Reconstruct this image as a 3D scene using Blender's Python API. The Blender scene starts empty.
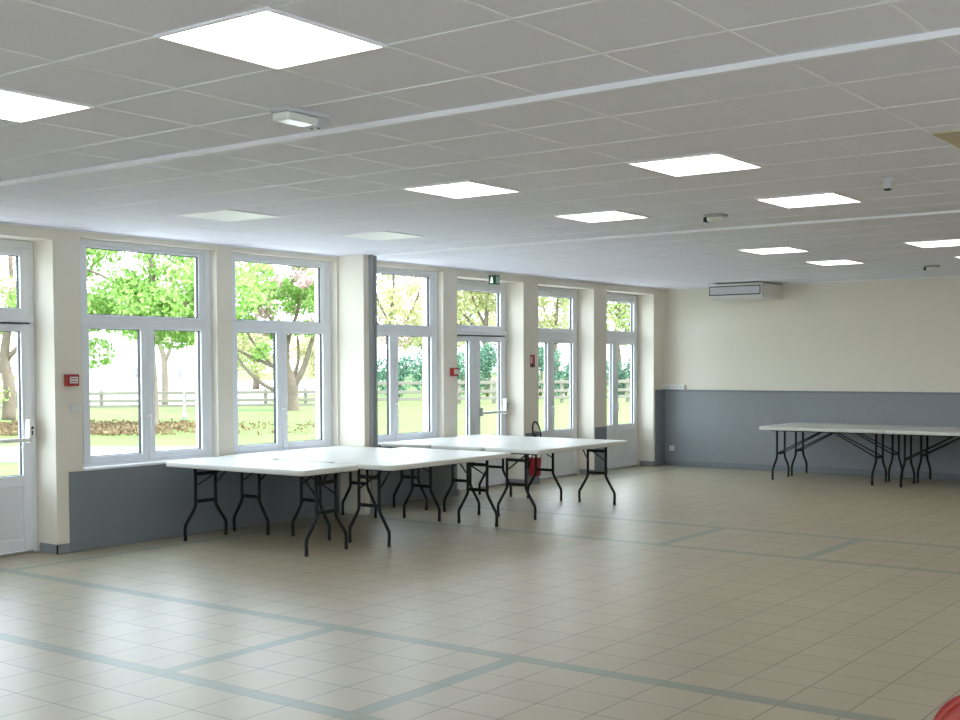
import bpy, bmesh, math, random
from mathutils import Vector, Matrix
R = math.radians
YAWR = math.radians(36.42)
C = bpy.context.scene.collection
sc = bpy.context.scene

# ------------------------------------------------------------------ materials
def nt(name):
    m = bpy.data.materials.new(name); m.use_nodes = True
    n = m.node_tree.nodes; l = m.node_tree.links
    return m, n, l, n['Principled BSDF']
def mat(name, col, rough=.5, metal=0., spec=.5, noise=0., nscale=30., bump=0., bscale=200., var=0.):
    m, n, l, b = nt(name)
    b.inputs['Base Color'].default_value = (*col, 1); b.inputs['Roughness'].default_value = rough
    b.inputs['Metallic'].default_value = metal; b.inputs['Specular IOR Level'].default_value = spec
    g = n.new('ShaderNodeNewGeometry')
    if noise:
        t = n.new('ShaderNodeTexNoise'); t.inputs['Scale'].default_value = nscale; t.inputs['Detail'].default_value = 4
        l.new(g.outputs['Position'], t.inputs['Vector'])
        mx = n.new('ShaderNodeMix'); mx.data_type = 'RGBA'
        mx.inputs['A'].default_value = (*[c*(1-noise) for c in col], 1)
        mx.inputs['B'].default_value = (*[min(1, c*(1+noise)) for c in col], 1)
        l.new(t.outputs['Fac'], mx.inputs['Factor']); l.new(mx.outputs['Result'], b.inputs['Base Color'])
    if bump:
        t2 = n.new('ShaderNodeTexNoise'); t2.inputs['Scale'].default_value = bscale
        l.new(g.outputs['Position'], t2.inputs['Vector'])
        bp = n.new('ShaderNodeBump'); bp.inputs['Strength'].default_value = bump; bp.inputs['Distance'].default_value = .004
        l.new(t2.outputs['Fac'], bp.inputs['Height']); l.new(bp.outputs['Normal'], b.inputs['Normal'])
    return m
def emit(name, col, s):
    m = bpy.data.materials.new(name); m.use_nodes = True; n = m.node_tree.nodes; n.clear()
    e = n.new('ShaderNodeEmission'); e.inputs[0].default_value = (*col, 1); e.inputs[1].default_value = s
    o = n.new('ShaderNodeOutputMaterial'); m.node_tree.links.new(e.outputs[0], o.inputs[0]); return m
def leafmat(name, c1, c2, trans=.5):
    m = bpy.data.materials.new(name); m.use_nodes = True; n = m.node_tree.nodes; l = m.node_tree.links; n.clear()
    g = n.new('ShaderNodeNewGeometry')
    mx = n.new('ShaderNodeMix'); mx.data_type = 'RGBA'
    mx.inputs['A'].default_value = (*c1, 1); mx.inputs['B'].default_value = (*c2, 1)
    l.new(g.outputs['Random Per Island'], mx.inputs['Factor'])
    d = n.new('ShaderNodeBsdfDiffuse'); t = n.new('ShaderNodeBsdfTranslucent'); s = n.new('ShaderNodeMixShader')
    s.inputs[0].default_value = trans; o = n.new('ShaderNodeOutputMaterial')
    l.new(mx.outputs['Result'], d.inputs[0]); l.new(mx.outputs['Result'], t.inputs[0])
    l.new(d.outputs[0], s.inputs[1]); l.new(t.outputs[0], s.inputs[2]); l.new(s.outputs[0], o.inputs[0]); return m
def glassmat():
    m = bpy.data.materials.new('window_glass'); m.use_nodes = True; n = m.node_tree.nodes; l = m.node_tree.links; n.clear()
    f = n.new('ShaderNodeFresnel'); f.inputs[0].default_value = 1.45
    mu = n.new('ShaderNodeMath'); mu.operation = 'MULTIPLY'; mu.inputs[1].default_value = .9
    t = n.new('ShaderNodeBsdfTransparent'); t.inputs[0].default_value = (.97, .98, .97, 1)
    g = n.new('ShaderNodeBsdfGlossy'); g.inputs['Roughness'].default_value = .02
    s = n.new('ShaderNodeMixShader'); o = n.new('ShaderNodeOutputMaterial')
    gm = n.new('ShaderNodeNewGeometry'); iv = n.new('ShaderNodeMath'); iv.operation = 'SUBTRACT'; iv.inputs[0].default_value = .9
    l.new(gm.outputs['Backfacing'], iv.inputs[1]); iv.use_clamp = True
    l.new(f.outputs[0], mu.inputs[0]); l.new(iv.outputs[0], mu.inputs[1]); l.new(mu.outputs[0], s.inputs[0])
    l.new(t.outputs[0], s.inputs[1]); l.new(g.outputs[0], s.inputs[2]); l.new(s.outputs[0], o.inputs[0]); return m

M = dict(
 wall=mat('cream_paint', (.80, .75, .65), .75, noise=.03, nscale=3, bump=.15, bscale=90),
 ceil=mat('mineral_ceiling_tile', (.87, .87, .985), .85, noise=.05, nscale=160, bump=.25, bscale=320),
 tbar=mat('white_ceiling_rail', (.92, .92, .985), .45),
 grey=mat('grey_wall_paint', (.205, .228, .255), .6, noise=.05, nscale=5, bump=.2, bscale=60),
 skirt=mat('grey_plinth_tile', (.26, .275, .29), .4, noise=.08, nscale=8),
 pvc=mat('white_pvc', (.80, .82, .86), .28),
 pvcdoor=mat('white_pvc_panel', (.76, .78, .81), .3),
 gasket=mat('dark_glazing_gasket', (.03, .035, .045), .6),
 chrome=mat('brushed_steel', (.55, .56, .58), .3, 1.),
 top=mat('off_white_table_plastic', (.69, .69, .645), .4, noise=.02, nscale=200),
 leg=mat('black_powder_coated_steel', (.008, .009, .010), .5, spec=.3),
 rubber=mat('black_rubber', (.01, .01, .01), .7),
 red=mat('red_enamel', (.30, .012, .02), .28),
 redsig=mat('red_plastic', (.40, .03, .03), .35),
 chairred=mat('red_moulded_plastic', (.30, .022, .016), .35),
 white=mat('white_plastic', (.80, .80, .79), .35),
 acw=mat('air_conditioner_casing', (.74, .73, .70), .4),
 acl=mat('air_conditioner_louvre', (.62, .63, .68), .4),
 dark=mat('dark_plastic', (.02, .022, .025), .5),
 metalgrey=mat('grey_partition_profile', (.36, .375, .385), .45, .2),
 beige=mat('beige_board', (.60, .53, .38), .7, noise=.06, nscale=20),
 lit=emit('lit_led_diffuser', (1., .96, .90), 2.4),
 unlit=mat('unlit_diffuser_added_glow', (.92, .95, .94), .4),
 lens=mat('frosted_lens', (.85, .88, .88), .15),
 glass=glassmat(),
 green=mat('exit_sign_green', (.015, .10, .055), .35),
 greenpale=mat('exit_sign_pale_green', (.45, .62, .52), .35),
 exitwhite=emit('exit_sign_backlit_white', (.85, 1., .9), 1.3),
 bark=mat('tree_bark', (.14, .105, .078), .9, noise=.3, nscale=6),
 barkpale=mat('pale_bark', (.20, .155, .12), .9, noise=.25, nscale=6),
 wood=mat('weathered_fence_wood', (.16, .145, .115), .85, noise=.2, nscale=5),
 lawn=mat('lawn_grass', (.105, .160, .047), .95, noise=.25, nscale=.7, spec=.1),
 asphalt=mat('pale_asphalt', (.125, .118, .122), .9, noise=.08, nscale=3),
 paving=mat('pale_concrete', (.40, .39, .385), .9, noise=.06, nscale=2),
 pavebounce=mat('bounce_concrete', (.76, .76, .76), .9, noise=.05, nscale=2),  # lightened so the added paving throws more daylight indoors
 road=mat('white_gravel', (.40, .39, .37), .95, noise=.05, nscale=2),
 render=mat('white_house_render', (.42, .40, .38), .8),
 roof=mat('house_roof_slate', (.12, .11, .11), .8),
 shutter=mat('house_window_dark', (.16, .15, .155), .4),
 maple=leafmat('maple_leaves', (.15, .31, .05), (.42, .56, .21), .45),
 pink=leafmat('pink_blossom', (.50, .32, .33), (.72, .58, .56), .45),
 pinkg=leafmat('mixed_spring_leaves', (.26, .38, .10), (.46, .54, .24), .45),
 yell=leafmat('pale_yellow_leaves', (.34, .36, .15), (.60, .58, .36), .45),
 hedge=leafmat('dark_shrub_leaves', (.04, .11, .075), (.20, .34, .23), .35),
 bed=leafmat('russet_ground_cover', (.125, .07, .045), (.25, .20, .11), .3),
)

def floor_mat():
    m, n, l, b = nt('ceramic_floor_tiles')
    g = n.new('ShaderNodeNewGeometry'); s = n.new('ShaderNodeSeparateXYZ'); l.new(g.outputs['Position'], s.inputs[0])
    def mth(op, a, bb=None, cc=None):
        q = n.new('ShaderNodeMath'); q.operation = op
        for i, v in enumerate((a, bb, cc)):
            if v is None: continue
            if isinstance(v, (int, float)): q.inputs[i].default_value = v
            else: l.new(v, q.inputs[i])
        return q.outputs[0]
    X, Y = s.outputs[0], s.outputs[1]
    T = .325
    def inside(v, c, h): return mth('LESS_THAN', mth('ABSOLUTE', mth('SUBTRACT', v, c)), h)
    yb = [4.25, 5.65, 9.975, 11.375]
    yy = Y
    for c in yb: yy = mth('SUBTRACT', yy, mth('MULTIPLY', mth('GREATER_THAN', Y, c), .1))
    def lines(v, o):
        q = mth('DIVIDE', mth('SUBTRACT', v, o), T)
        f = mth('ABSOLUTE', mth('SUBTRACT', mth('FRACT', q), .5))
        return mth('GREATER_THAN', f, .5-.0042/T), mth('FLOOR', q)
    lx, cx = lines(X, -5.26); ly, cy = lines(yy, 4.2)
    band = inside(Y, yb[0], .05)
    for c in yb[1:]: band = mth('MAXIMUM', band, inside(Y, c, .05))
    lad = mth('MAXIMUM', inside(Y, 4.95, .7), inside(Y, 10.675, .7))
    rung = mth('MAXIMUM', inside(X, -5.31, .05), inside(X, -3.91, .05))
    band = mth('MAXIMUM', band, mth('MULTIPLY', lad, rung))
    band = mth('MAXIMUM', band, inside(X, -8.98, .05))
    line = mth('MAXIMUM', lx, ly)
    w = n.new('ShaderNodeTexWhiteNoise'); cb = n.new('ShaderNodeCombineXYZ')
    l.new(cx, cb.inputs[0]); l.new(cy, cb.inputs[1]); l.new(cb.outputs[0], w.inputs['Vector'])
    nz = n.new('ShaderNodeTexNoise'); nz.inputs['Scale'].default_value = 9; l.new(g.outputs['Position'], nz.inputs['Vector'])
    fac = mth('ADD', mth('MULTIPLY', w.outputs['Value'], .6), mth('MULTIPLY', nz.outputs['Fac'], .4))
    def mix(f, a, bb):
        q = n.new('ShaderNodeMix'); q.data_type = 'RGBA'; l.new(f, q.inputs['Factor'])
        for k, v in (('A', a), ('B', bb)):
            if isinstance(v, tuple): q.inputs[k].default_value = (*v, 1)
            else: l.new(v, q.inputs[k])
        return q.outputs['Result']
    tile = mix(fac, (.385, .33, .22), (.435, .375, .255))
    bandc = mix(nz.outputs['Fac'], (.21, .25, .19), (.27, .31, .245))
    col = mix(band, tile, bandc)
    col = mix(mth('MULTIPLY', line, mth('SUBTRACT', 1, mth('MULTIPLY', band, .5))), col, (.20, .175, .135))
    l.new(col, b.inputs['Base Color'])
    b.inputs['Roughness'].default_value = .37
    l.new(mth('SUBTRACT', 1., mth('MULTIPLY', mth('MAXIMUM', mth('MULTIPLY', line, .4), mth('MULTIPLY', band, .35)), 1.)), b.inputs['Specular IOR Level'])
    bp = n.new('ShaderNodeBump'); bp.inputs['Strength'].default_value = .35; bp.inputs['Distance'].default_value = .002
    l.new(mth('SUBTRACT', 1, line), bp.inputs['Height']); l.new(bp.outputs['Normal'], b.inputs['Normal'])
    return m
def diag_mat():
    m, n, l, b = nt('grey_diagonal_plaster')
    g = n.new('ShaderNodeNewGeometry'); mp = n.new('ShaderNodeMapping'); mp.inputs['Rotation'].default_value = (0, R(45), 0)
    l.new(g.outputs['Position'], mp.inputs['Vector'])
    w = n.new('ShaderNodeTexWave'); w.inputs['Scale'].default_value = 7; w.inputs['Distortion'].default_value = 7; w.inputs['Detail'].default_value = 2
    l.new(mp.outputs[0], w.inputs['Vector'])
    mx = n.new('ShaderNodeMix'); mx.data_type = 'RGBA'
    mx.inputs['A'].default_value = (.25, .27, .295, 1); mx.inputs['B'].default_value = (.275, .295, .32, 1)
    l.new(w.outputs['Fac'], mx.inputs['Factor']); l.new(mx.outputs['Result'], b.inputs['Base Color'])
    bp = n.new('ShaderNodeBump'); bp.inputs['Strength'].default_value = .3; bp.inputs['Distance'].default_value = .006
    l.new(w.outputs['Fac'], bp.inputs['Height']); l.new(bp.outputs['Normal'], b.inputs['Normal'])
    b.inputs['Roughness'].default_value = .6
    return m
_b = M['unlit'].node_tree.nodes['Principled BSDF']; _b.inputs['Emission Color'].default_value = (.93, 1, .98, 1); _b.inputs['Emission Strength'].default_value = .07   # faint glow added so the off panels read brighter than the ceiling
M['floor'] = floor_mat(); M['diag'] = diag_mat()

# ------------------------------------------------------------------ mesh helpers
def box(bm, x0, x1, y0, y1, z0, z1, mi=0, bev=0.):
    vs = [bm.verts.new((x, y, z)) for x in (x0, x1) for y in (y0, y1) for z in (z0, z1)]
    fs = [(0, 1, 3, 2), (4, 6, 7, 5), (0, 4, 5, 1), (2, 3, 7, 6), (0, 2, 6, 4), (1, 5, 7, 3)]
    F = [bm.faces.new([vs[i] for i in f]) for f in fs]
    for f in F: f.material_index = mi
    if bev:
        es = list({e for f in F for e in f.edges})
        r = bmesh.ops.bevel(bm, geom=es, offset=bev, segments=2, affect='EDGES', profile=.5)
        for f in r['faces']: f.material_index = mi; f.smooth = True
def tube(bm, pts, rad, seg=10, cap=True):
    pts = [Vector(p) for p in pts]; n = len(pts)
    if not isinstance(rad, (list, tuple)): rad = [rad]*n
    rings = []; up = None
    for i, p in enumerate(pts):
        t = (pts[min(i+1, n-1)]-pts[max(i-1, 0)]).normalized()
        if up is None: up = t.orthogonal().normalized()
        up = (up-t*up.dot(t))
        up = up.normalized() if up.length > 1e-6 else t.orthogonal().normalized()
        s = t.cross(up)
        rings.append([bm.verts.new(p+(up*math.cos(a)+s*math.sin(a))*rad[i]) for a in [2*math.pi*k/seg for k in range(seg)]])
    for a, b in zip(rings, rings[1:]):
        for k in range(seg):
            f = bm.faces.new((a[k], a[(k+1) % seg], b[(k+1) % seg], b[k])); f.smooth = True
    if cap: bm.faces.new(rings[0][::-1]); bm.faces.new(rings[-1])
def smooth(pts, k=6, sub=5):
    """Catmull-Rom through the points"""
    P = [Vector(p) for p in pts]; P = [P[0]*2-P[1]]+P+[P[-1]*2-P[-2]]; out = []
    for i in range(1, len(P)-2):
        for j in range(sub):
            t = j/sub; a, b, c, d = P[i-1:i+3]
            out.append(.5*((2*b)+(c-a)*t+(2*a-5*b+4*c-d)*t*t+(3*b-a-3*c+d)*t**3))
    out.append(P[-2]); return out
def lathe(bm, prof, c=(0, 0, 0), seg=20, axis='z', smooth_=True):
    rings = []
    for r, h in prof:
        ring = []
        for k in range(seg):
            a = 2*math.pi*k/seg; u, v = r*math.cos(a), r*math.sin(a)
            p = {'z': (u, v, h), 'x': (h, u, v), 'y': (u, h, v)}[axis]
            ring.append(bm.verts.new(Vector(c)+Vector(p)))
        rings.append(ring)
    for a, b in zip(rings, rings[1:]):
        for k in range(seg):
            f = bm.faces.new((a[k], a[(k+1) % seg], b[(k+1) % seg], b[k])); f.smooth = smooth_
    bm.faces.new(rings[0][::-1]); bm.faces.new(rings[-1])
def rrect(w, h, r, seg=6):
    pts = []
    for cx, cy, a0 in ((w/2-r, h/2-r, 0), (-w/2+r, h/2-r, 90), (-w/2+r, -h/2+r, 180), (w/2-r, -h/2+r, 270)):
        for k in range(seg+1):
            a = R(a0+90*k/seg); pts.append((cx+r*math.cos(a), cy+r*math.sin(a)))
    return pts
def slab(bm, w, h, r, prof):
    """rounded rectangle slab; prof = [(inset, z), ...] bottom to top"""
    rings = [[bm.verts.new((x, y, z)) for x, y in rrect(w-2*i, h-2*i, max(r-i, .004))] for i, z in prof]
    for a, b in zip(rings, rings[1:]):
        n = len(a)
        for k in range(n):
            f = bm.faces.new((a[k], a[(k+1) % n], b[(k+1) % n], b[k])); f.smooth = True
    bm.faces.new(rings[0][::-1]); bm.faces.new(rings[-1])
def obj(name, bm, mats, parent=None, loc=None):
    bmesh.ops.recalc_face_normals(bm, faces=bm.faces)
    me = bpy.data.meshes.new(name); bm.to_mesh(me); bm.free()
    for m in (mats if isinstance(mats, (list, tuple)) else [mats]): me.materials.append(M[m])
    o = bpy.data.objects.new(name, me); C.objects.link(o)
    if parent: o.parent = parent
    if loc: o.location = loc
    return o
def tag(o, label, cat, group=None, kind=None):
    o['label'] = label; o['category'] = cat
    if group: o['group'] = group
    if kind: o['kind'] = kind
    return o
def thing(name, label, cat, loc=(0, 0, 0), rz=0, group=None, kind=None):
    o = bpy.data.objects.new(name, None); C.objects.link(o); o.location = loc; o.rotation_euler = (0, 0, rz)
    o.empty_display_size = .1
    return tag(o, label, cat, group, kind)
def B(name, mats, parent, *a, bev=0., **k):
    bm = bmesh.new(); box(bm, *a, bev=bev); return obj(name, bm, mats, parent)
def dup(root, loc, rz, label, group=None):
    r = root.copy(); C.objects.link(r); r.location = loc; r.rotation_euler = (0, 0, rz); r['label'] = label
    if group: r['group'] = group
    for ch in list(root.children):
        c = ch.copy(); C.objects.link(c); c.parent = r
        for g in ch.children:
            d = g.copy(); C.objects.link(d); d.parent = c
    return r

# ------------------------------------------------------------------ room shell
XW, YB, HC = -9.40, 17.84, 2.89
XO = -9.74                                    # outer face of the window wall
XR, YF = 4.2, -2.6
door_y = [(4.92, 6.41), (12.26, 13.75), (14.12, 15.61), (15.985, 17.47)]
win_y = [(6.69, 8.29), (8.49, 10.04), (10.265, 11.975)]
HEADD, HEADW, SILL = 2.785, 2.83, .745
bm = bmesh.new()
ops = sorted([(a, b, 'd') for a, b in door_y]+[(a, b, 'w') for a, b in win_y])
y = YF-.2
for a, b, k in ops:
    box(bm, XO, XW, y, a, 0, HC)
    if k == 'd': box(bm, XO, XW, a, b, HEADD, HC)
    else:
        box(bm, XO, XW, a, b, HEADW, HC); box(bm, XO, XW, a, b, 0, SILL-.02)
    y = b
box(bm, XO, XW, y, YB+.2, 0, HC)
tag(obj('wall_left', bm, 'wall'), 'long cream wall with the row of windows and glazed doors', 'wall', kind='structure')
tag(B('wall_back', 'wall', None, XW, XR+.2, YB, YB+.2, 0, HC), 'cream end wall above the grey wainscot', 'wall', kind='structure')
right_y = [(-5.1, -3.5), (-2.6, -1.0), (-.1, 1.5)]              # openings added right of the viewer to brighten the hall, as y = -value
bm = bmesh.new(); yy = YB
for a, b in right_y:
    box(bm, XR, XR+.34, -a, yy, 0, HC); box(bm, XR, XR+.34, -b, -a, 0, SILL-.02); box(bm, XR, XR+.34, -b, -a, HEADW, HC); yy = -b
box(bm, XR, XR+.34, YF, yy, 0, HC)
tag(obj('wall_right', bm, 'wall'), 'cream wall with added windows on the right of the hall, out of frame', 'wall', kind='structure')
front_y = [(6.0, 7.6), (3.8, 5.4), (-.1, 1.5), (-2.3, -.7)]      # openings added behind the viewer to brighten the hall, as x = -y
bm = bmesh.new(); xx = XW
for a, b in front_y:
    box(bm, xx, -b, YF-.34, YF, 0, HC); box(bm, -b, -a, YF-.34, YF, 0, SILL-.02); box(bm, -b, -a, YF-.34, YF, HEADW, HC); xx = -a
box(bm, xx, XR+.2, YF-.34, YF, 0, HC)
tag(obj('wall_front', bm, 'wall'), 'cream wall with added windows behind the viewer', 'wall', kind='structure')
tag(B('floor', 'floor', None, XO, XR+.2, YF-.2, YB+.2, -.12, 0), 'beige tiled floor with green tile bands', 'floor', kind='structure')
tag(B('ceiling', 'ceil', None, XO, XR+.2, YF-.2, YB+.2, HC, HC+.15), 'suspended ceiling of pale grey square tiles', 'ceiling', kind='structure')
# suspended ceiling rails
ylines = [-1.95, -1.35, -.75, -.1, .5, 1.12, 1.74, 2.34, 2.94, 3.545, 4.15, 5.225, 5.85, 6.465, 7.095, 7.75, 8.415, 9.035, 9.66, 10.9, 11.53, 12.15, 12.77, 13.43, 14.085, 14.71, 15.35, 16., 16.65, 17.3]
xlines = [-9.0, -8.4, -7.8, -7.21, -6.6, -6.0, -5.4, -4.85, -4.26, -3.64, -3.06, -2.47, -1.93, -1.35, -.76, -.17, .42, 1.01, 1.6, 2.2, 2.8, 3.4]
bm = bmesh.new()
for v in ylines: box(bm, XW, XR, v-.0095, v+.0095, HC-.0022, HC)
for v in xlines: box(bm, v-.009, v+.009, YF, YB, HC-.0015, HC)
box(bm, XW, XW+.022, YF, YB, HC-.012, HC); box(bm, XW, XR, YB-.022, YB, HC-.012, HC)
tag(obj('trim_1', bm, 'tbar'), 'thin white rails between the ceiling tiles', 'ceiling rails', kind='structure')
tag(B('trim_2', 'tbar', None, XW, XR, 4.605, 4.640, HC-.028, HC, bev=.004), 'white rail across the ceiling nearest the viewer', 'ceiling rail', kind='structure')
tag(B('trim_3', 'tbar', None, -8.9, XR, 10.10, 10.19, HC-.022, HC, bev=.004), 'white partition track across the ceiling in front of the wall post', 'ceiling track', kind='structure')
# grey wainscots
def panel(name, label, *a, mt='grey', cap=None):
    bm = bmesh.new(); box(bm, *a, bev=.004)
    return tag(obj(name, bm, mt), label, 'wainscot', kind='structure')
panel('trim_4', 'grey wainscot panel under the two large windows on the left', XW, XW+.018, 6.535, 10.05, 0, SILL-.022)
panel('trim_5', 'grey wainscot panel under the window beside the wall post', XW, XW+.018, 10.245, 12.22, 0, SILL-.022)
panel('trim_6', 'grey wainscot on the pillar behind the fire extinguisher', XW, XW+.015, 13.79, 14.10, 0, .72)
panel('trim_7', 'grey wainscot on the pillar between the last two glazed doors', XW, XW+.015, 15.63, 15.965, 0, .72)
bm = bmesh.new(); box(bm, XW, XW+.018, 17.52, YB, 0, 1.215); box(bm, XW, XW+.035, 17.52, YB, 1.215, 1.245, bev=.006)
tag(obj('trim_8', bm, 'grey'), 'narrow grey wainscot strip in the far corner', 'wainscot', kind='structure')
bm = bmesh.new(); box(bm, XW+.018, XR, YB-.018, YB, 0, 1.215)
box(bm, XW+.018, XR, YB-.035, YB, 1.215, 1.245, 1, bev=.006); box(bm, XW+.018, XR, YB-.032, YB, 0, .09, 1, bev=.006)
tag(obj('trim_9', bm, ['diag', 'grey']), 'grey textured wainscot along the end wall', 'wainscot', kind='structure')
# plinth tiles in the door reveals
bm = bmesh.new()
for a, b in door_y:
    box(bm, XO+.09, XW+.012, b-.012, b, 0, .085); box(bm, XO+.09, XW+.012, a, a+.012, 0, .085)
for a, b in ((6.41, 6.535), (12.22, 12.26), (17.47, 17.52)): box(bm, XW, XW+.012, a-.012, b, 0, .085)
box(bm, XW, XW+.012, YF, 4.93, 0, .085)
tag(obj('baseboard_left', bm, 'skirt'), 'grey plinth tiles at the foot of the door reveals', 'baseboard', kind='structure')
# pier with the partition post
bm = bmesh.new(); box(bm, XW, -9.02, 10.068, 10.16, 0, HC-.002, bev=.004)
box(bm, XW, -9.02, 10.16, 10.235, 0, HC-.002)
tag(obj('trim_10', bm, 'wall'), 'narrow white pier standing out from the window wall', 'pier', kind='structure')
bm = bmesh.new()
box(bm, -9.02, -8.99, 10.15, 10.24, 0, HC-.003, bev=.003); box(bm, -8.99, -8.975, 10.152, 10.178, 0, HC-.003); box(bm, -8.99, -8.975, 10.212, 10.238, 0, HC-.003)
tag(obj('trim_11', bm, 'metalgrey'), 'tall grey metal partition profile on the edge of the white pier', 'partition profile', kind='structure')

# ------------------------------------------------------------------ windows
def ring_frame(bm, x0, x1, y0, y1, z0, z1, w, wb=None, wt=None, mi=0, bev=.006):
    wb = w if wb is None else wb; wt = w if wt is None else wt
    box(bm, x0, x1, y0, y0+w, z0, z1, mi, bev); box(bm, x0, x1, y1-w, y1, z0, z1, mi, bev)
    box(bm, x0, x1, y0+w, y1-w, z0, z0+wb, mi, bev); box(bm, x0, x1, y0+w, y1-w, z1-wt, z1, mi, bev)
def pane(root, x, y0, y1, z0, z1):
    bm = bmesh.new(); box(bm, x-.004, x+.004, y0-.008, y1+.008, z0-.008, z1+.008); obj('pane', bm, 'glass', root)
    bm = bmesh.new(); ring_frame(bm, x-.012, x+.016, y0-.004, y1+.004, z0-.004, z1+.004, .010, bev=0); obj('gasket', bm, 'gasket', root)
def handle(root, x, y, z, name='window_handle'):
    bm = bmesh.new(); box(bm, x, x+.012, y-.014, y+.014, z-.035, z+.035, bev=.004)
    tube(bm, smooth([(x+.01, y, z), (x+.045, y, z), (x+.05, y, z-.02), (x+.05, y, z-.13)]), .009); obj(name, bm, 'white', root)
def window(i, y0, y1, label):
    t = thing('window_%d' % i, label, 'window', (0, 0, 0), kind='structure')
    x1 = -9.49; x0 = x1-.07; zt = HEADW; zb = SILL
    bm = bmesh.new(); ring_frame(bm, x0, x1, y0, y1, zb, zt, .075, wb=.035, wt=.045)
    box(bm, x0, x1, y0+.075, y1-.075, 2.045, 2.12, bev=.006)
    obj('window_frame', bm, 'pvc', t)
    bm = bmesh.new(); ring_frame(bm, x0+.01, x1-.01, y0+.075, y1-.075, 2.12, zt-.045, .07, wb=.025, wt=.03)
    obj('transom_frame', bm, 'pvc', t)
    pane(t, x0+.03, y0+.145, y1-.145, 2.145, zt-.075)
    ym = (y0+y1)/2
    for a, b in ((y0+.065, ym-.002), (ym+.002, y1-.065)):
        bm = bmesh.new(); ring_frame(bm, x0+.02, x1+.012, a, b, zb+.03, 2.055, .075, wb=.058, wt=.04)
        s = obj('sash', bm, 'pvc', t)
        pane(t, x0+.04, a+.075, b-.075, zb+.088, 2.015)
    handle(t, x1+.012, ym, 1.20)
    B('window_sill', 'pvc', t, XW-.09, XW+.03, y0, y1, SILL-.022, SILL, bev=.006)
    return t
window(1, *win_y[0], 'large white window nearest the red call point on the left, above the near table end')
window(2, *win_y[1], 'large white window just left of the white pier, blossom tree outside')
window(3, *win_y[2], 'large white window just right of the grey partition post')

for i, (a, b) in enumerate(front_y):  # unseen windows added behind the viewer for extra daylight
    t = window(4+i, a, b, ['first', 'second', 'third', 'fourth'][i]+' added window from the left in the wall behind the viewer, out of frame')
    t.location = (0, YF-XW, 0); t.rotation_euler = (0, 0, R(90))
for i, (a, b) in enumerate(right_y):  # unseen windows added to let in light from the right
    t = window(8+i, a, b, ['far', 'middle', 'near'][i]+' window added in the right hand wall for light, out of frame')
    t.location = (XR+XW, 0, 0); t.rotation_euler = (0, 0, R(180))
# ------------------------------------------------------------------ doors
def door(i, y0, y1, mid, label, bar):
    t = thing('door_%d' % i, label, 'door', kind='structure')
    x1 = -9.69; x0 = x1-.07; zt = HEADD
    bm = bmesh.new(); ring_frame(bm, x0, x1, y0, y1, .0, zt, .06, wb=.02, wt=.075)
    box(bm, x0, x1, y0+.06, y1-.06, 2.035, 2.115, bev=.006)
    obj('door_frame', bm, 'pvc', t)
    bm = bmesh.new(); ring_frame(bm, x0+.01, x1+.012, y0+.055, y1-.055, 2.11, zt-.07, .085, wb=.075, wt=.065); obj('transom_frame', bm, 'pvc', t)
    pane(t, x0+.035, y0+.14, y1-.14, 2.185, zt-.135)
    ym = (y0+y1)/2
    for k, (a, b) in enumerate(((y0+.055, ym-.002), (ym+.002, y1-.055))):
        wi = mid/2
        ga, gb = (a+.09, b-wi) if k == 0 else (a+wi, b-.09)
        bm = bmesh.new()
        X0, X1 = x0+.015, x1+.015
        box(bm, X0, X1, a, ga, .03, 2.045, bev=.005); box(bm, X0, X1, gb, b, .03, 2.045, bev=.005)
        box(bm, X0, X1, ga, gb, 1.98, 2.045, bev=.005); box(bm, X0, X1, ga, gb, .60, .70, bev=.005); box(bm, X0, X1, ga, gb, .03, .135, bev=.005)
        lf = obj('door_leaf', bm, 'pvc', t)
        bm = bmesh.new(); box(bm, X0+.012, X1-.014, ga-.002, gb+.002, .133, .602); obj('panel', bm, 'pvcdoor', lf)
        bm = bmesh.new(); box(bm, x0+.046, x0+.054, ga-.008, gb+.008, .692, 1.988); obj('pane', bm, 'glass', lf)
        bm = bmesh.new(); ring_frame(bm, x0+.038, x0+.062, ga-.004, gb+.004, .696, 1.984, .010, bev=0); obj('gasket', bm, 'gasket', lf)
    xf = x1+.015
    if bar:
        # push bar on the far leaf
        pb = B('panic_box', 'white', t, xf, xf+.075, y1-.125, y1-.075, .985, 1.20, bev=.01)
        bm = bmesh.new(); box(bm, xf+.045, xf+.075, ym+.10, y1-.10, 1.0, 1.035, bev=.008); obj('push_bar', bm, 'white', t)
        bm = bmesh.new(); box(bm, xf, xf+.05, ym+.095, ym+.125, .975, 1.09, bev=.008); obj('lock_box', bm, 'chrome' if i == 2 else 'white', t)
        bm = bmesh.new(); lathe(bm, [(.011, 0), (.013, .006), (.009, .008)], (xf+.075, y1-.10, 1.125), 12, 'x'); box(bm, xf+.074, xf+.08, y1-.105, y1-.095, 1.06, 1.10); obj('lock_cylinder', bm, 'dark', t)
        B('drip_profile', 'pvc', t, x1, x1+.05, y0+.06, y1-.04, 2.06, 2.12, bev=.006)
        B('drip_shade_strip', 'gasket', t, x1, x1+.02, y0+.07, y1-.06, 2.047, 2.058)  # dark strip standing in for the shade under the drip profile
    else:
        handle(t, xf, ym, 1.05, 'door_handle')
    B('threshold', 'chrome', t, x0, x1+.03, y0+.06, y1-.06, 0, .025, bev=.004)
door(1, *door_y[0], .26, 'white glazed door with a push bar at the left edge of the photo', True)
door(2, *door_y[1], .24, 'white glazed double door with a push bar under the exit sign', True)
door(3, *door_y[2], .17, 'white glazed double door just right of the fire extinguisher', False)
door(4, *door_y[3], .17, 'white glazed double door nearest the far corner', False)

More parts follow.
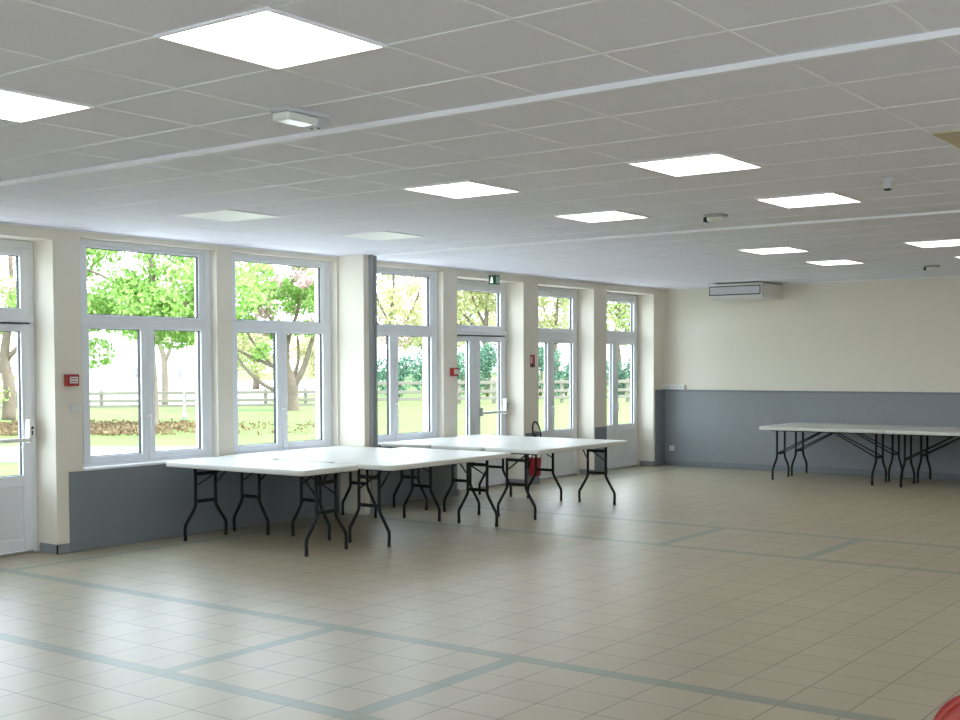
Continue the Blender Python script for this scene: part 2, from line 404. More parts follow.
# ------------------------------------------------------------------ ceiling things
def light(x0, x1, y0, y1, label, on=True):
    t = thing('ceiling_light', label, 'ceiling light', ((x0+x1)/2, (y0+y1)/2, HC), group=None)
    w, h = x1-x0, y1-y0
    bm = bmesh.new()
    z0, z1 = -.010, -.0002; e = .006
    box(bm, -w/2-.008, -w/2+e, -h/2-.008, h/2+.008, z0, z1); box(bm, w/2-e, w/2+.008, -h/2-.008, h/2+.008, z0, z1)
    box(bm, -w/2+e, w/2-e, -h/2-.008, -h/2+e, z0, z1); box(bm, -w/2+e, w/2-e, h/2-e, h/2+.008, z0, z1)
    obj('light_frame', bm, 'tbar', t)
    bm = bmesh.new(); box(bm, -w/2+e, w/2-e, -h/2+e, h/2-e, -.0098, -.002); obj('diffuser', bm, 'lit' if on else 'unlit', t)
LIT = [(-3.625, -3.05, 2.925, 3.535, 'square lit ceiling panel at the top left, largest in the photo'),
 (-5.42, -4.85, 2.95, 3.53, 'lit ceiling panel cut by the left edge of the photo'),
 (-5.41, -4.85, 6.455, 7.055, 'lit ceiling panel in the middle of the hall, beyond the emergency luminaire'),
 (-3.66, -3.07, 6.48, 7.10, 'lit ceiling panel right of the middle, largest of the four between the two ceiling rails'),
 (-3.71, -3.13, 8.48, 9.08, 'lit ceiling panel left of the dome smoke detector, next behind it'),
 (-5.43, -4.87, 8.40, 8.96, 'lit ceiling panel left of the small round sensor with a dark side'),
 (-5.52, -4.97, 12.15, 12.76, 'lit ceiling panel just beyond the partition track, left of two small ones'),
 (-5.54, -5.04, 14.1, 14.72, 'smallest fully visible lit ceiling panel, in front of the air conditioner'),
 (-3.86, -3.28, 12.46, 13.10, 'lit ceiling panel cut by the right edge, beyond the partition track'),
 (-3.92, -3.34, 14.50, 15.12, 'tiny lit ceiling panel at the right edge near the end wall')]
for a in LIT: light(*a)
light(-7.79, -7.22, 6.48, 7.02, 'dim white ceiling panel above the two left windows', False)
light(-7.82, -7.28, 8.42, 8.97, 'dim white ceiling panel in front of the wall post', False)
k = 0
for x, nm in ((-1.9, 'first'), (-.1, 'second'), (1.7, 'third')):     # unseen panels added to the rows for more light
    for yy, nr in ((2.95, 'near'), (8.42, 'middle'), (12.15, 'far')):
        if nm == 'first' and nr == 'near': continue
        light(x+.02, x+.59, yy, yy+.6, 'added lit ceiling panel out of frame, %s row, %s column right of the photo' % (nr, nm))
# beige ceiling board
bm = bmesh.new(); box(bm, -1.915, -1.36, 6.63, 7.24, HC-.008, HC-.0005)
tag(obj('ceiling_board', bm, 'beige'), 'beige square board in the ceiling at the right edge', 'ceiling board')
# emergency luminaire
t = thing('emergency_luminaire', 'small white emergency luminaire on the ceiling beside the near rail', 'emergency light', (-4.17, 4.215, HC))
bm = bmesh.new(); box(bm, -.06, .06, -.145, .145, -.022, .0, bev=.004); obj('base', bm, 'acl', t)
bm = bmesh.new(); box(bm, -.055, .055, -.14, .14, -.062, -.022, bev=.012); obj('lens', bm, 'lens', t)
bm = bmesh.new(); box(bm, -.058, .058, .055, .143, -.066, -.021, bev=.008); obj('end_cover', bm, 'acl', t)
bm = bmesh.new(); lathe(bm, [(.008, -.070), (.009, -.067), (.009, -.064)], (-.015, .09, 0), 10); lathe(bm, [(.008, -.070), (.009, -.067), (.009, -.064)], (.02, .1, 0), 10); obj('indicator', bm, 'dark', t)
# detectors
t = thing('smoke_detector', 'white dome smoke detector hanging below the ceiling on the right', 'smoke detector', (-2.6, 8.03, HC))
bm = bmesh.new(); lathe(bm, [(.04, 0), (.045, -.012), (.04, -.02), (.027, -.022), (.028, -.045), (.032, -.062), (.026, -.076)]); obj('body', bm, 'acl', t)
bm = bmesh.new(); lathe(bm, [(.0255, -.0762), (.024, -.084), (.012, -.088)], (0, 0, 0)); obj('sensor_head', bm, 'dark', t)
for (x, yy, lb) in ((-4.38, 9.2, 'small round white ceiling sensor between two lit panels, in front of the partition track'), (-4.53, 15.75, 'tiny ceiling sensor near the end wall at the right')):
    t = thing('ceiling_sensor', lb, 'sensor', (x, yy, HC))
    bm = bmesh.new(); lathe(bm, [(.098, 0), (.098, -.012), (.09, -.016)]); obj('mounting_ring', bm, 'metalgrey', t)
    bm = bmesh.new(); lathe(bm, [(.072, -.016), (.075, -.03), (.068, -.05), (.045, -.06)]); obj('body', bm, 'white', t)
    bm = bmesh.new(); box(bm, -.095, -.07, -.04, .04, -.055, -.0165, bev=.006); obj('sensor_eye', bm, 'dark', t)

# air conditioner
t = thing('air_conditioner', 'boxy white air conditioner under the ceiling on the end wall', 'air conditioner', (-7.79, 17.43, HC-.004))
bm = bmesh.new(); box(bm, -.435, .435, -.39, .405, -.245, -.014, bev=.012); obj('casing', bm, 'acw', t)
bm = bmesh.new()
def frame_y(bm, y0, y1, x0, x1, z0, z1, w):
    box(bm, x0, x0+w, y0, y1, z0, z1); box(bm, x1-w, x1, y0, y1, z0, z1); box(bm, x0+w, x1-w, y0, y1, z0, z0+w); box(bm, x0+w, x1-w, y0, y1, z1-w, z1)
frame_y(bm, -.394, -.388, -.425, .405, -.19, -.05, .014); obj('air_outlet', bm, 'dark', t)
bm = bmesh.new(); box(bm, -.411, .391, -.399, -.39, -.176, -.064, bev=.003); obj('louvre', bm, 'acl', t)

# ------------------------------------------------------------------ things on the walls
def call_point(yy, z, label):
    t = thing('fire_call_point', label, 'fire alarm', (XW, yy, z), group=None)
    bm = bmesh.new(); box(bm, -.004, .055, -.06, .06, -.052, .052, bev=.004); obj('housing', bm, 'redsig', t)
    bm = bmesh.new(); box(bm, .0552, .058, -.038, .045, -.028, .03); obj('break_panel', bm, 'white', t)
    bm = bmesh.new()
    for k in (-.012, .012): box(bm, .0582, .0588, -.03, .037, k-.004, k+.004)
    obj('panel_text_lines', bm, 'redsig', t)
call_point(6.565, 1.545, 'red fire alarm call point on the pillar left of the first large window')
call_point(12.165, 1.575, 'red fire alarm call point on the pillar left of the exit sign door')
t = thing('light_switch', 'pale switch plate below the red call point on the left pillar', 'switch', (XW, 6.60, 1.29))
bm = bmesh.new(); box(bm, .0005, .01, -.042, .042, -.042, .042, bev=.004); obj('plate', bm, 'acw', t)
bm = bmesh.new(); box(bm, .0102, .015, -.025, .025, -.025, .025, bev=.002); obj('rocker', bm, 'white', t)
# extinguisher sign
t = thing('extinguisher_sign', 'small dark red sign above the fire extinguisher', 'sign', (XW, 13.965, 1.715))
bm = bmesh.new(); box(bm, .0005, .006, -.055, .055, -.09, .085); obj('plate', bm, 'redsig', t)
bm = bmesh.new(); box(bm, .0062, .008, -.045, -.02, -.03, .05); box(bm, .0062, .008, -.015, .0, .05, .06); obj('pictogram', bm, 'white', t)
bm = bmesh.new(); box(bm, .0062, .0075, -.05, .05, -.085, -.045); obj('text_strip', bm, 'dark', t)
# extinguisher
t = thing('fire_extinguisher', 'red fire extinguisher with black hose on the pillar behind the tables', 'fire extinguisher', (XW+.11, 13.86, -.07))
bm = bmesh.new(); lathe(bm, [(.05, .20), (.075, .205), (.082, .225), (.082, .60), (.075, .645), (.05, .68), (.022, .70), (.022, .72)]); obj('cylinder', bm, 'red', t)
bm = bmesh.new(); lathe(bm, [(.083, .46), (.0835, .463), (.0835, .495), (.083, .498)]); obj('printed_band', bm, 'white', t)
bm = bmesh.new(); lathe(bm, [(.024, .72), (.026, .75), (.018, .775)]); box(bm, -.012, .09, -.012, .012, .775, .79, bev=.004); box(bm, -.012, .10, -.012, .012, .80, .815, bev=.004); obj('valve', bm, 'dark', t)
bm = bmesh.new(); tube(bm, smooth([(0, -.02, .75), (.02, -.075, .79), (.03, -.10, .88), (.03, -.06, .945), (.03, .02, .92), (.03, .085, .82), (.03, .10, .68), (.03, .095, .5), (.03, .09, .34)]), .012); obj('hose', bm, 'rubber', t)
bm = bmesh.new(); box(bm, -.109, -.078, -.03, .03, .30, .66); obj('bracket', bm, 'dark', t)
# exit sign
t = thing('exit_sign', 'small green exit sign with a white figure above the push bar door', 'exit sign', (XW, 12.99, 2.775))
bm = bmesh.new(); box(bm, .0005, .11, -.05, .05, -.062, .062, bev=.004); obj('housing', bm, 'green', t)
bm = bmesh.new()
lathe(bm, [(.010, -.0512), (.010, -.053)], (.052, 0, .028), 12, 'y')
tube(bm, [(.052, -.052, .016), (.05, -.052, -.012)], .0085, 8); tube(bm, [(.05, -.052, -.01), (.066, -.052, -.026), (.062, -.052, -.042)], .0055, 8); tube(bm, [(.05, -.052, -.01), (.042, -.052, -.028), (.03, -.052, -.036)], .0055, 8)
tube(bm, [(.052, -.052, .013), (.068, -.052, .003)], .0045, 8); tube(bm, [(.052, -.052, .013), (.038, -.052, .0)], .0045, 8)
obj('running_figure', bm, 'exitwhite', t)
bm = bmesh.new(); box(bm, .1102, .112, -.035, .035, -.045, .045); obj('side_panel', bm, 'greenpale', t)
# socket + strip on end wall
t = thing('wall_socket', 'white wall socket low on the grey end wall near the corner', 'socket', (-9.25, YB-.018, .285))
bm = bmesh.new(); box(bm, -.042, .042, -.012, -.0003, -.042, .042, bev=.004); obj('plate', bm, 'white', t)
bm = bmesh.new(); lathe(bm, [(.021, -.0122), (.019, -.0126)], (0, 0, 0), 16, 'y'); obj('socket_well', bm, 'acl', t)
t = thing('socket_strip', 'white socket strip lying on top of the grey wainscot in the corner', 'socket strip', (-9.21, YB-.001, 1.285))
bm = bmesh.new(); box(bm, -.20, .20, -.055, 0, -.039, .039, bev=.006); obj('housing', bm, 'white', t)
for k in range(5):
    bm = bmesh.new(); lathe(bm, [(.02, -.0552), (.018, -.0558)], (-.14+.07*k, 0, 0), 14, 'y'); obj('socket_well', bm, 'acl', t)

# ------------------------------------------------------------------ folding tables
ZT = .762
def make_table(name, label, L, W, fx, brace_long=False, uw=.125, fw=.243):
    t = thing(name, label, 'table')
    bm = bmesh.new(); slab(bm, L, W, .06, [(.02, ZT-.050), (.004, ZT-.048), (0, ZT-.040), (0, ZT-.010), (.003, ZT-.003), (.010, ZT)]); obj('tabletop', bm, 'top', t)
    zu = ZT-.049
    for s, px in ((-1, fx[0]), (1, fx[1])):
        for q in (-1, 1):
            bm = bmesh.new()
            pts = [(px, q*uw, zu)] + [Vector((px, q*uw, .36))] + smooth([(px, q*uw, .335), (px, q*(uw+.025), .285), (px, q*(fw-.03), .185), (px, q*fw, .13), (px, q*fw, .03)])
            tube(bm, pts, .0155, 10); lg = obj('leg', bm, 'leg', t)
            bm = bmesh.new(); lathe(bm, [(.016, .0), (.017, .004), (.017, .035), (.0145, .038)], (px, q*fw, 0), 12); obj('foot_cap', bm, 'rubber', lg)
            bm = bmesh.new()
            if brace_long: tube(bm, [(px, q*(uw-.01), .37), (px*.10, q*.05, zu-.008)], .0085, 8)
            else: tube(bm, [(px, q*uw, .515), (px-s*.30, q*.03, zu-.01)], .008, 8)
            obj('brace', bm, 'leg', t)
        if not brace_long:
            bm = bmesh.new(); box(bm, px-.008, px+.008, -uw+.004, uw-.004, zu-.098, zu-.064); obj('crossbar', bm, 'leg', t)
        bm = bmesh.new(); box(bm, px-.008, px+.008, -uw+.004, uw-.004, .352, .384); obj('crossbar', bm, 'leg', t)
        bm = bmesh.new(); tube(bm, [(px, -W*.34, zu-.006), (px, W*.34, zu-.006)], .0125, 10); obj('pivot_bar', bm, 'leg', t)
    for q in (-1, 1):
        bm = bmesh.new(); box(bm, -L*.42, L*.42, q*W*.30-.012, q*W*.30+.012, zu-.018, zu+.001); obj('side_rail', bm, 'leg', t)
    return t
GA = 'white folding tables pushed together by the windows'
L, W = 1.84, .748
fx = (-.80, .80)
tb = make_table('folding_table', 'near white folding table set crosswise at the left end of the window group', L, W, (-.76, .84), False, .125, .255)
tb['group'] = GA; tb.location = (-8.335, 7.85, 0)
first = make_table('folding_table', 'white folding table against the window wall, between the crosswise table and the white pier', L, W, fx)
first['group'] = GA; first.location = (-9.0, 9.145, 0); first.rotation_euler = (0, 0, R(90))
L2 = 1.92
long_ = make_table('folding_table', 'middle lengthwise table of three directly behind the crosswise table', L2, W, (-.85, .84))
long_['group'] = GA; long_.location = (-8.25, 9.275, 0); long_.rotation_euler = (0, 0, R(90))
for x, yy, lb in (
                  (-7.50, 9.275, 'outer lengthwise table with rounded corner just right of the crosswise table'),
                  (-8.985, 11.655, 'white folding table beyond the pier, nearest the exit sign door'),
                  (-8.235, 11.655, 'middle table of the far three in the window group'),
                  (-7.485, 11.655, 'outermost table of the far three, its corner reaching toward the last doors')):
    dup(long_, (x, yy, 0), R(90), lb, GA)
GB = 'white folding tables along the end wall'
tr = make_table('folding_table', 'front left white folding table along the end wall with long diagonal braces', 1.82, .68, (-.70, .73), True, .14, .29)
tr['group'] = GB; tr.location = (-6.23, 16.74, 0)
for x, yy, lb in ((-6.23, 17.445, 'left white folding table against the grey end wall, behind the front one'),
                  (-4.40, 16.70, 'front right white folding table of the end wall group, cut by the photo edge'),
                  (-4.40, 17.445, 'right white folding table against the grey end wall, cut by the photo edge')):
    dup(tr, (x, yy, 0), 0, lb, GB)

# ------------------------------------------------------------------ red chair at the lower right corner
t = thing('stacking_chair', 'red moulded plastic chair just showing in the lower right corner', 'chair', (-.60, 3.12, 0), YAWR)
def shell(bm, w, h, r, bend, place, th=.012, n=14):
    """rounded shell sheet given thickness; place(u,v) -> Vector"""
    out = rrect(w, h, r, 8); rings = []
    for k in range(7):
        s = 1-k/7.0
        rings.append([(x*s, y*s) for x, y in out])
    def build(off):
        vs = [[bm.verts.new(place(x, y, off)) for x, y in ring] for ring in rings]
        c = bm.verts.new(place(0, 0, off)); return vs, c
    A, ca = build(0); Bv, cb = build(th); N = len(out)
    for V, c, fl in ((A, ca, 0), (Bv, cb, 1)):
        for a, b in zip(V, V[1:]):
            for k in range(N): bm.faces.new((a[k], a[(k+1) % N], b[(k+1) % N], b[k])).smooth = True
        for k in range(N): bm.faces.new((V[-1][k], V[-1][(k+1) % N], c)).smooth = True
    for k in range(N): bm.faces.new((A[0][k], A[0][(k+1) % N], Bv[0][(k+1) % N], Bv[0][k])).smooth = True
bm = bmesh.new(); shell(bm, .44, .40, .11, 0, lambda x, y, o: Vector((x, .21+.05*y-.9*x*x*.6+o, .62+y)), .014); obj('backrest', bm, 'chairred', t)
bm = bmesh.new(); tube(bm, [Vector((x, .217+.05*y-.54*x*x, .62+y)) for x, y in rrect(.44, .40, .11, 8)+[rrect(.44, .40, .11, 8)[0]]], .011, 8); obj('rim', bm, 'chairred', t)
bm = bmesh.new(); shell(bm, .45, .43, .09, 0, lambda x, y, o: Vector((x, y, .44+.25*x*x+.1*max(0, y)**1.5+o)), .014); obj('seat', bm, 'chairred', t)
for sx in (-1, 1):
    for sy in (-1, 1):
        bm = bmesh.new(); tube(bm, [(sx*.17, sy*.16, .445), (sx*.20, sy*.20, .012)], .011, 10); lg = obj('leg', bm, 'chrome', t)
        bm = bmesh.new(); lathe(bm, [(.014, 0), (.015, .004), (.015, .03)], (sx*.20, sy*.20, 0), 10); obj('foot_cap', bm, 'rubber', lg)
    bm = bmesh.new(); tube(bm, smooth([(sx*.17, .10, .44), (sx*.18, .20, .47), (sx*.18, .215, .60)]), .010, 8); obj('back_support', bm, 'chrome', t)

# ------------------------------------------------------------------ outdoors
E1 = Vector((-.5937, .8047, 0)); E2 = Vector((.8047, .5937, 0)); G = -.30
def at(d, r, z=0.): p = E1*d+E2*r; p.z = G+z; return p
def RU(u, d): return (u-480)/1214.5*d          # sideways offset of a point seen in direction u at depth d
EROT = math.atan2(E2.y, E2.x)
def strip(name, label, cat, d0, d1, r0, r1, h, m, n=40, wob=0., seed=1):
    rnd = random.Random(seed); bm = bmesh.new(); top = []
    for k in range(n+1):
        r = r0+(r1-r0)*k/n; a = d0+rnd.uniform(-wob, wob); b = d1+rnd.uniform(-wob, wob)
        top.append([bm.verts.new(at(a, r, h)), bm.verts.new(at(b, r, h)), bm.verts.new(at(a, r, -.1)), bm.verts.new(at(b, r, -.1))])
    for p, q in zip(top, top[1:]):
        bm.faces.new((p[0], q[0], q[1], p[1])); bm.faces.new((p[0], p[2], q[2], q[0])); bm.faces.new((p[1], q[1], q[3], p[3]))
    return tag(obj(name, bm, m), label, cat, kind='structure')
bm = bmesh.new()
vs = [bm.verts.new(p) for p in (Vector((120, -60, G)), Vector((120, 220, G)), Vector((-220, 220, G)), Vector((-220, -60, G)))]
bm.faces.new(vs); tag(obj('lawn', bm, 'lawn'), 'bright green lawn outside the windows', 'lawn', kind='structure')
strip('lane', 'pale asphalt lane outside below the windows', 'lane', 24.6, 29.3, -24, -6.5, .012, 'asphalt')
strip('gravel_road', 'white gravel road behind the rail fence', 'road', 60, 150, -100, -11, .012, 'road')
tag(B('bounce_terrace', 'paving', None, -17.5, XO, -30, 45, G-.1, G+.02), 'pale concrete paving added along the foot of the building to bounce daylight', 'paving', kind='structure')  # unseen paving added to reflect daylight up to the ceiling
tag(B('bounce_path', 'pavebounce', None, XR+.34, 30, YF-.34, 40, G-.1, G+.02), 'pale concrete path added on the right of the building to bounce daylight', 'paving', kind='structure')  # added as an unseen reflector outside the right windows
tag(B('forecourt', 'pavebounce', None, XO, 30, -30, YF-.34, G-.1, G+.02), 'pale concrete forecourt added behind the viewer to bounce daylight', 'paving', kind='structure')  # added as an unseen reflector for the windows behind the viewer

def leaves(bm, c, rad, n, size, rnd, shell_=.35, flat=.0):
    for _ in range(n):
        v = Vector((rnd.gauss(0, 1), rnd.gauss(0, 1), rnd.gauss(0, 1))).normalized()*(rnd.uniform(shell_, 1)**.6)
        p = Vector(c)+Vector((v.x*rad[0], v.y*rad[1], v.z*rad[2]))
        s = size*rnd.uniform(.6, 1.3)
        a = Vector((rnd.gauss(0, 1), rnd.gauss(0, 1), rnd.gauss(0, .7))).normalized(); b = a.orthogonal().normalized()
        b = (Matrix.Rotation(rnd.uniform(0, 6.28), 3, a) @ b); cc = a.cross(b)
        q = [p-b*s*.5, p+cc*s*.32, p+b*s*.5, p-cc*s*.32]
        bm.faces.new([bm.verts.new(x) for x in q])
def tree(name, label, u, d, base_r, trunk, blobs, bark='bark', seed=1, group=None, extra=None):
    """trunk: list of limbs [(r offset, height, radius)...] relative to the base; blobs: (part, material, [(dr,dd,h,rr,rz,n,size)])"""
    o = at(d, RU(u, d)); t = thing(name, label, 'tree', o, group=group)
    bm = bmesh.new()
    for limb in trunk:
        pts = smooth([E2*p[0]+E1*p[3]+Vector((0, 0, p[1])) for p in limb], sub=4)
        rr = [q[2] for q in limb]; n = len(pts)
        rad = []
        for i in range(n):
            f = i/(n-1)*(len(rr)-1); k = min(int(f), len(rr)-2); rad.append(rr[k]+(rr[k+1]-rr[k])*(f-k))
        tube(bm, pts, rad, 8)
    obj('trunk', bm, bark, t)
    rnd = random.Random(seed)
    for part, m, bl in blobs:
        bm = bmesh.new()
        for dr, dd, h, rr, rz, n, sz in bl:
            leaves(bm, E2*dr+E1*dd+Vector((0, 0, h)), (rr, rr, rz), n, sz, rnd)
        obj(part, bm, m, t)
    return t
rn = random.Random(5)
def cloud(n, r0, r1, h0, h1, rr, nl, sz, dd=2., rnd=rn):
    return [(rnd.uniform(r0, r1), rnd.uniform(-dd, dd), rnd.uniform(h0, h1), rnd.uniform(rr*.6, rr*1.2), rnd.uniform(rr*.4, rr*.75), nl, sz) for _ in range(n)]
# near green maple: trunk seen at u=152, crown over the two left windows
tree('maple_tree', 'bright green tree filling the first large window, slim trunk behind its handle', 152, 38, .2,
     [[(0, -.1, .20, 0), (.02, 1.2, .17, 0), (-.05, 2.6, .15, 0), (.05, 4.2, .12, 0), (0, 6.5, .06, 0)],
      [(-.03, 2.4, .09, 0), (-.8, 3.2, .07, .2), (-2.0, 3.9, .04, .4)], [(0, 3.0, .08, 0), (1.0, 3.8, .06, 0), (2.1, 4.6, .03, .3)],
      [(0, 3.6, .07, 0), (-1.2, 4.6, .05, 0), (-2.6, 5.2, .03, 0)]],
     [('foliage', 'maple', cloud(46, -3.6, 2.6, 3.2, 6.4, 1.0, 300, .17, 1.6)+cloud(14, -3.4, 1.6, 3.0, 4.4, .8, 300, .17, 1.2)+[(-1.6, -.5, 2.35, .6, .5, 240, .16), (-2.3, 0, 2.5, .5, .5, 200, .16), (.55, .3, 2.75, .6, .3, 200, .16), (1.2, .3, 2.85, .5, .3, 140, .16)])], 'barkpale', 3)
tree('young_tree', 'thin forked tree right behind the maple trunk in the first window', 165, 60, .2,
     [[(0, -.1, .17, 0), (0, 1.3, .16, 0), (-.05, 2.4, .13, 0), (-.5, 3.8, .08, 0), (-.7, 6, .04, 0)], [(0, 2.1, .10, 0), (.35, 3.0, .08, 0), (.6, 4.6, .05, 0), (.7, 6, .03, 0)]],
     [('foliage', 'pinkg', cloud(9, -1.6, 2.6, 3.4, 7.5, 1.0, 190, .19, 1.)), ('blossom', 'pink', cloud(7, -.5, 2.6, 4.0, 7.5, .8, 150, .18, 1.))], 'barkpale', 4)
# blossom tree in the second window
tree('blossom_tree', 'thick forked tree with pink blossom and green leaves in the second window', 293, 52, .3,
     [[(0, -.1, .30, 0), (-.02, .5, .26, 0), (-.05, 1.25, .25, 0), (-.25, 1.9, .15, 0), (-.2, 3.0, .11, 0), (.25, 4.3, .07, 0), (.6, 6, .04, 0)],
      [(.05, 1.1, .17, 0), (.45, 1.8, .13, 0), (.75, 2.7, .10, 0), (1.05, 3.8, .07, 0), (1.3, 5.5, .03, 0)],
      [(.02, 1.3, .10, 0), (.2, 2.2, .06, .3), (.15, 3.4, .04, .4)],
      [(-.2, .75, .12, 0), (-.9, .95, .09, -.2), (-1.5, 1.35, .075, -.3), (-2.1, 2.0, .06, -.3), (-2.6, 3.0, .04, -.4)],
      [(-.1, 1.45, .11, 0), (-.9, 1.9, .085, .2), (-1.9, 2.35, .07, .2), (-3.0, 2.9, .04, .3)],
      [(-.9, 1.9, .06, .2), (-1.7, 2.9, .05, .2), (-2.3, 3.9, .03, .3)], [(-.2, 2.8, .07, 0), (-1.0, 4.0, .05, 0), (-1.9, 5.2, .03, 0)]],
     [('blossom', 'pink', cloud(26, -1.6, 1.9, 3.3, 6.4, .5, 130, .17, 1.2)),
      ('foliage', 'maple', cloud(22, -2.5, 2.0, 3.3, 6.6, .65, 190, .17, 1.2)+[(-1.35, 0, 2.55, .45, .4, 170, .16), (-2.3, 0, 4.8, .8, .8, 330, .17), (-2.1, 0, 5.8, .8, .8, 330, .17)]+cloud(16, -.6, 2.2, 4.3, 6.4, .7, 200, .17, 1.))], 'bark', 6)
# left edge trees behind the first door
tree('roadside_tree', 'dark trunked tree with pink and green leaves behind the leftmost door', 8, 44, .2,
     [[(0, -.1, .26, 0), (.05, 1.2, .22, 0), (-.1, 2.4, .18, 0), (.2, 4.5, .1, 0), (.1, 7, .05, 0)], [(-.05, 1.6, .12, 0), (-.7, 2.4, .08, 0), (-1.3, 3.6, .05, 0)], [(0, 2.2, .1, 0), (.6, 3.0, .07, 0), (.9, 4.4, .04, 0)]],
     [('foliage', 'pinkg', cloud(14, -2, 1.6, 2.6, 6.8, .8, 190, .17, 1.)+[(-.5, -.3, .95, .8, .45, 260, .15)]), ('blossom', 'pink', cloud(10, -2, 1.2, 3.6, 6.5, .6, 150, .17, 1.))], 'bark', 8)
# pale spring trees further back
far = [(392, 77, 'pale yellow and pink tree with dark twigs in the window right of the post', 'yell', 'pink', 3.2),
       (452, 90, 'pale yellow-green tree behind the red call point by the exit sign door', 'yell', 'pinkg', 3.2),
       (487, 80, 'yellow-green tree with a visible trunk above the push bar door', 'yell', 'yell', 2.6),
       (556, 93, 'yellow-green tree seen through the door beside the fire extinguisher', 'yell', 'yell', 3.2),
       (618, 80, 'yellow-green tree seen through the door nearest the far corner', 'yell', 'pinkg', 3.2),
       (256, 96, 'faint pale tree far behind the left pane of the second window', 'yell', 'pinkg', 2.6),
       (322, 104, 'faint pale tree far behind the right pane of the second window', 'yell', 'yell', 2.4),
       (425, 108, 'tall pale tree furthest behind the shrubs', 'yell', 'yell', 3.5)]
for i, (u, d, lb, m1, m2, w) in enumerate(far):
    hb = 1.0 if lb.startswith('faint') else 3.4; ht = 5.0 if hb < 2 else 9.0
    tree('spring_tree', lb, u, d, .2,
         [[(0, -.1, .28, 0), (.05, 2.0, .22, 0), (-.1, 4, .17, 0), (.15, 7, .1, 0), (0, 11, .04, 0)], [(0, 3.0, .12, 0), (-1.0, 4.6, .1, 0), (-2.2, 6.0, .05, 0)], [(0, 3.4, .12, 0), (1.2, 5.2, .09, 0), (2.0, 7, .05, 0)],
          [(-.05, 4.4, .1, 0), (-.9, 6.2, .07, 0), (-1.2, 8.5, .04, 0)]],
         [('foliage', m1, cloud(34, -w, w, hb, ht, 1.1, 170, .23, 1.2)), ('blossom' if m2 == 'pink' else 'young_foliage', m2, cloud(18, -w, w, hb, ht, 1.0, 140, .22, 1.2))],
         'bark', 20+i, 'pale spring trees beyond the lawn')
# thin pole
t = thing('lamp_post', 'thin grey post outside near the right edge of the first window', 'post', at(44, RU(184, 44)))
bm = bmesh.new(); lathe(bm, [(.07, -.05), (.07, .25), (.035, .3), (.03, 2.6), (.03, 2.62)], seg=12); obj('pole', bm, 'metalgrey', t)
bm = bmesh.new(); lathe(bm, [(.04, 2.62), (.11, 2.66), (.13, 2.85), (.02, 2.95)], seg=12); obj('lantern', bm, 'lens', t)
# dark shrubs
for i, (u, d, w, h, lb) in enumerate([(362, 70, 1.4, 2.6, 'dark green shrub partly hidden by the partition post'), (398, 66, 1.5, 2.4, 'dark green shrub in the left pane of the window right of the post'),
        (426, 71.5, 1.5, 3.2, 'dark bluish shrub at the right pane of the window right of the post'), (458, 66.5, 1.5, 2.7, 'dark shrub behind the left leaf of the push bar door'),
        (488, 70.5, 1.5, 3.1, 'dark shrub behind the push bar of the exit sign door'), (540, 70, 1.2, 2.8, 'dark shrub behind the left leaf of the third glazed door'),
        (566, 68, 1.3, 2.6, 'dark shrub behind the right leaf of the third glazed door'), (622, 72, 1.4, 2.9, 'green shrub behind the last glazed door')]):
    t = thing('shrub', lb, 'shrub', at(d, RU(u, d)), group='dark shrubs behind the fence')
    rnd = random.Random(40+i); bm = bmesh.new()
    for k in range(7): leaves(bm, (rnd.uniform(-.6, .6)*w, rnd.uniform(-.6, .6)*w, rnd.uniform(.22, .85)*h), (.42*w, .42*w, .3*h), 330, .17, rnd, .2)
    obj('foliage', bm, 'hedge', t)
    bm = bmesh.new()
    for k in range(4): tube(bm, [(rnd.uniform(-.1, .1), rnd.uniform(-.1, .1), -.05), (rnd.uniform(-.4, .4), rnd.uniform(-.4, .4), h*.7)], [.05, .02], 6)
    obj('stems', bm, 'bark', t)
# russet border
rnd = random.Random(77); bm = bmesh.new()
for k in range(5200):
    d = rnd.uniform(33.8, 40.0); r = rnd.uniform(-17.5, -4.6)
    if rnd.random() < max(.12, min(.93, (r+11.5)/4)): continue
    leaves(bm, at(d, r, rnd.uniform(0, .14)), (.25, .25, .06), 4, .11, rnd, 0)
tag(obj('flower_border', bm, 'bed'), 'low russet ground cover border across the lawn in the two left windows', 'flower border', kind='stuff')
# rail fence
def fence(name, label, u0, u1, d0, d1, n, zr, rp, hp=.82):
    a = at(d0, RU(u0, d0)); b = at(d1, RU(u1, d1)); t = thing(name, label, 'fence', a); v = b-a
    dirv = v.normalized(); ang = math.atan2(dirv.y, dirv.x)
    for k in range(n+1):
        bm = bmesh.new(); box(bm, -.08, .08, -.08, .08, -.1, hp, bev=.015); p = obj('post', bm, 'wood', t); p.location = v*(k/n); p.rotation_euler = (0, 0, ang)
    for z in zr:
        bm = bmesh.new(); box(bm, 0, v.length, -.13, -.082, z-rp, z+rp, bev=.01); p = obj('rail', bm, 'wood', t); p.rotation_euler = (0, 0, ang)
fence('rail_fence', 'weathered wooden rail fence across the lawn in the two left windows', -70, 345, 55, 58, 10, (.05, .30, .66), .075)
fence('rail_fence', 'wooden rail fence in front of the shrubs, seen through the right hand doors', 352, 660, 58, 62, 9, (.28, .62, 1.05), .08, 1.2)
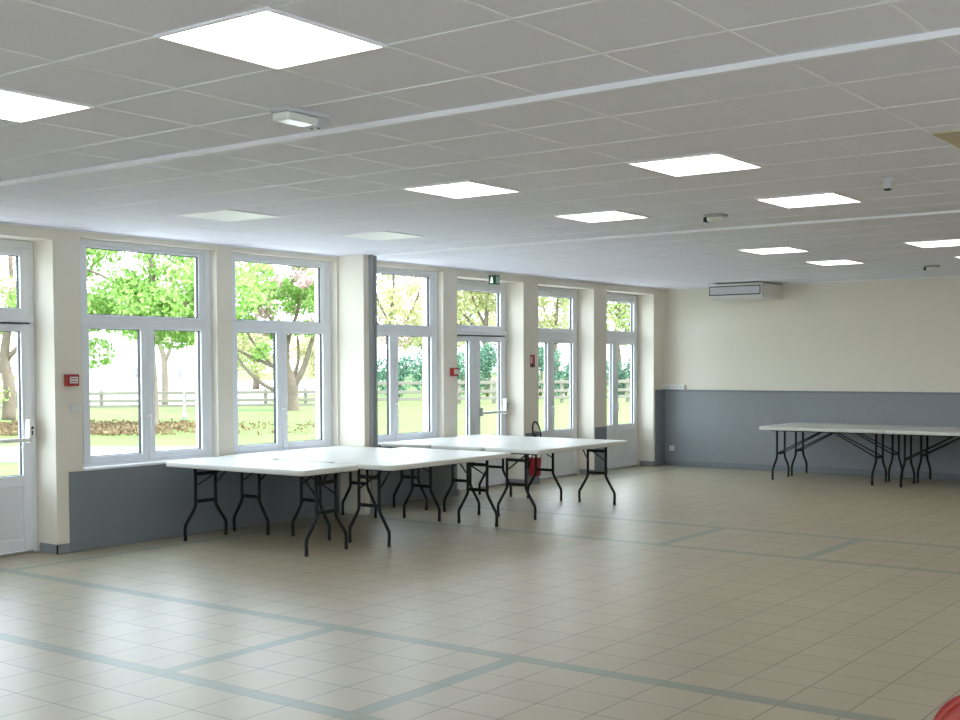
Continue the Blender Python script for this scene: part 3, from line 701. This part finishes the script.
# white house
t = thing('house', 'white rendered house with small windows far behind the first large window', 'house', at(118, RU(112, 118)), EROT)
bm = bmesh.new(); box(bm, -9, 8, 0, 8, -.1, 6.2); obj('wall', bm, 'render', t)
bm = bmesh.new()
v = [bm.verts.new(p) for p in ((-9.5, -.5, 6.2), (8.5, -.5, 6.2), (8.5, 8.5, 6.2), (-9.5, 8.5, 6.2), (-9.5, 4, 9.5), (8.5, 4, 9.5))]
for f in ((0, 1, 5, 4), (2, 3, 4, 5), (0, 4, 3), (1, 2, 5), (0, 3, 2, 1)): bm.faces.new([v[i] for i in f])
obj('roof', bm, 'roof', t)
for x in (-6.5, -3, 2.3, 3.1, 6.6):
    bm = bmesh.new(); box(bm, x-.24, x+.24, -.04, .05, .75, 1.7); w = obj('window', bm, 'shutter', t)
    bm = bmesh.new(); box(bm, x-.02, x+.02, -.06, -.042, .75, 1.7); box(bm, x-.24, x+.24, -.06, -.042, 1.22, 1.26); obj('glazing_bar', bm, 'render', w)

# ------------------------------------------------------------------ world, camera, output
w = bpy.data.worlds.new('overcast_sky'); sc.world = w; w.use_nodes = True
n = w.node_tree.nodes; l = w.node_tree.links; bg = n['Background']
tc = n.new('ShaderNodeTexCoord'); sp = n.new('ShaderNodeSeparateXYZ'); l.new(tc.outputs['Generated'], sp.inputs[0])
mr = n.new('ShaderNodeMapRange'); mr.inputs['From Min'].default_value = 0; mr.inputs['From Max'].default_value = .9; l.new(sp.outputs['Z'], mr.inputs['Value'])
mx = n.new('ShaderNodeMix'); mx.data_type = 'RGBA'; mx.inputs['A'].default_value = (.87, .95, 1.02, 1); mx.inputs['B'].default_value = (.70, .86, 1.04, 1)
l.new(mr.outputs[0], mx.inputs['Factor']); l.new(mx.outputs['Result'], bg.inputs['Color']); bg.inputs['Strength'].default_value = 4.0

sun = bpy.data.lights.new('sun', 'SUN'); sun.energy = 5.0; sun.angle = R(6); sun.color = (1, .99, .97)
so = bpy.data.objects.new('sun', sun); C.objects.link(so); so.rotation_euler = Vector((-.45, -.2, -.80)).to_track_quat('-Z', 'Y').to_euler()
F, V0 = 1214.5, 48.7
yaw, pit, roll = R(36.42), R(-2.13), R(-.215)
fwd = Vector((-math.sin(yaw)*math.cos(pit), math.cos(yaw)*math.cos(pit), math.sin(pit)))
rt = Vector((math.cos(yaw), math.sin(yaw), 0)); up = rt.cross(fwd)
r2 = rt*math.cos(roll)+up*math.sin(roll); u2 = -rt*math.sin(roll)+up*math.cos(roll)
cam = bpy.data.cameras.new('camera'); co = bpy.data.objects.new('camera', cam); C.objects.link(co)
m3 = Matrix((r2, u2, -fwd)).transposed().to_4x4(); m3.translation = Vector((0, 0, 1.68)); co.matrix_world = m3
cam.sensor_fit = 'HORIZONTAL'; cam.sensor_width = 36; cam.lens = F/960*36; cam.shift_y = V0/960
cam.clip_start = .05; cam.clip_end = 500
sc.camera = co
sc.view_settings.view_transform = 'Standard'; sc.view_settings.look = 'None'; sc.view_settings.gamma = 1; sc.view_settings.exposure = 1.0
sc.view_settings.use_curve_mapping = False
sc.cycles.max_bounces = 10; sc.cycles.diffuse_bounces = 6; sc.cycles.transparent_max_bounces = 16
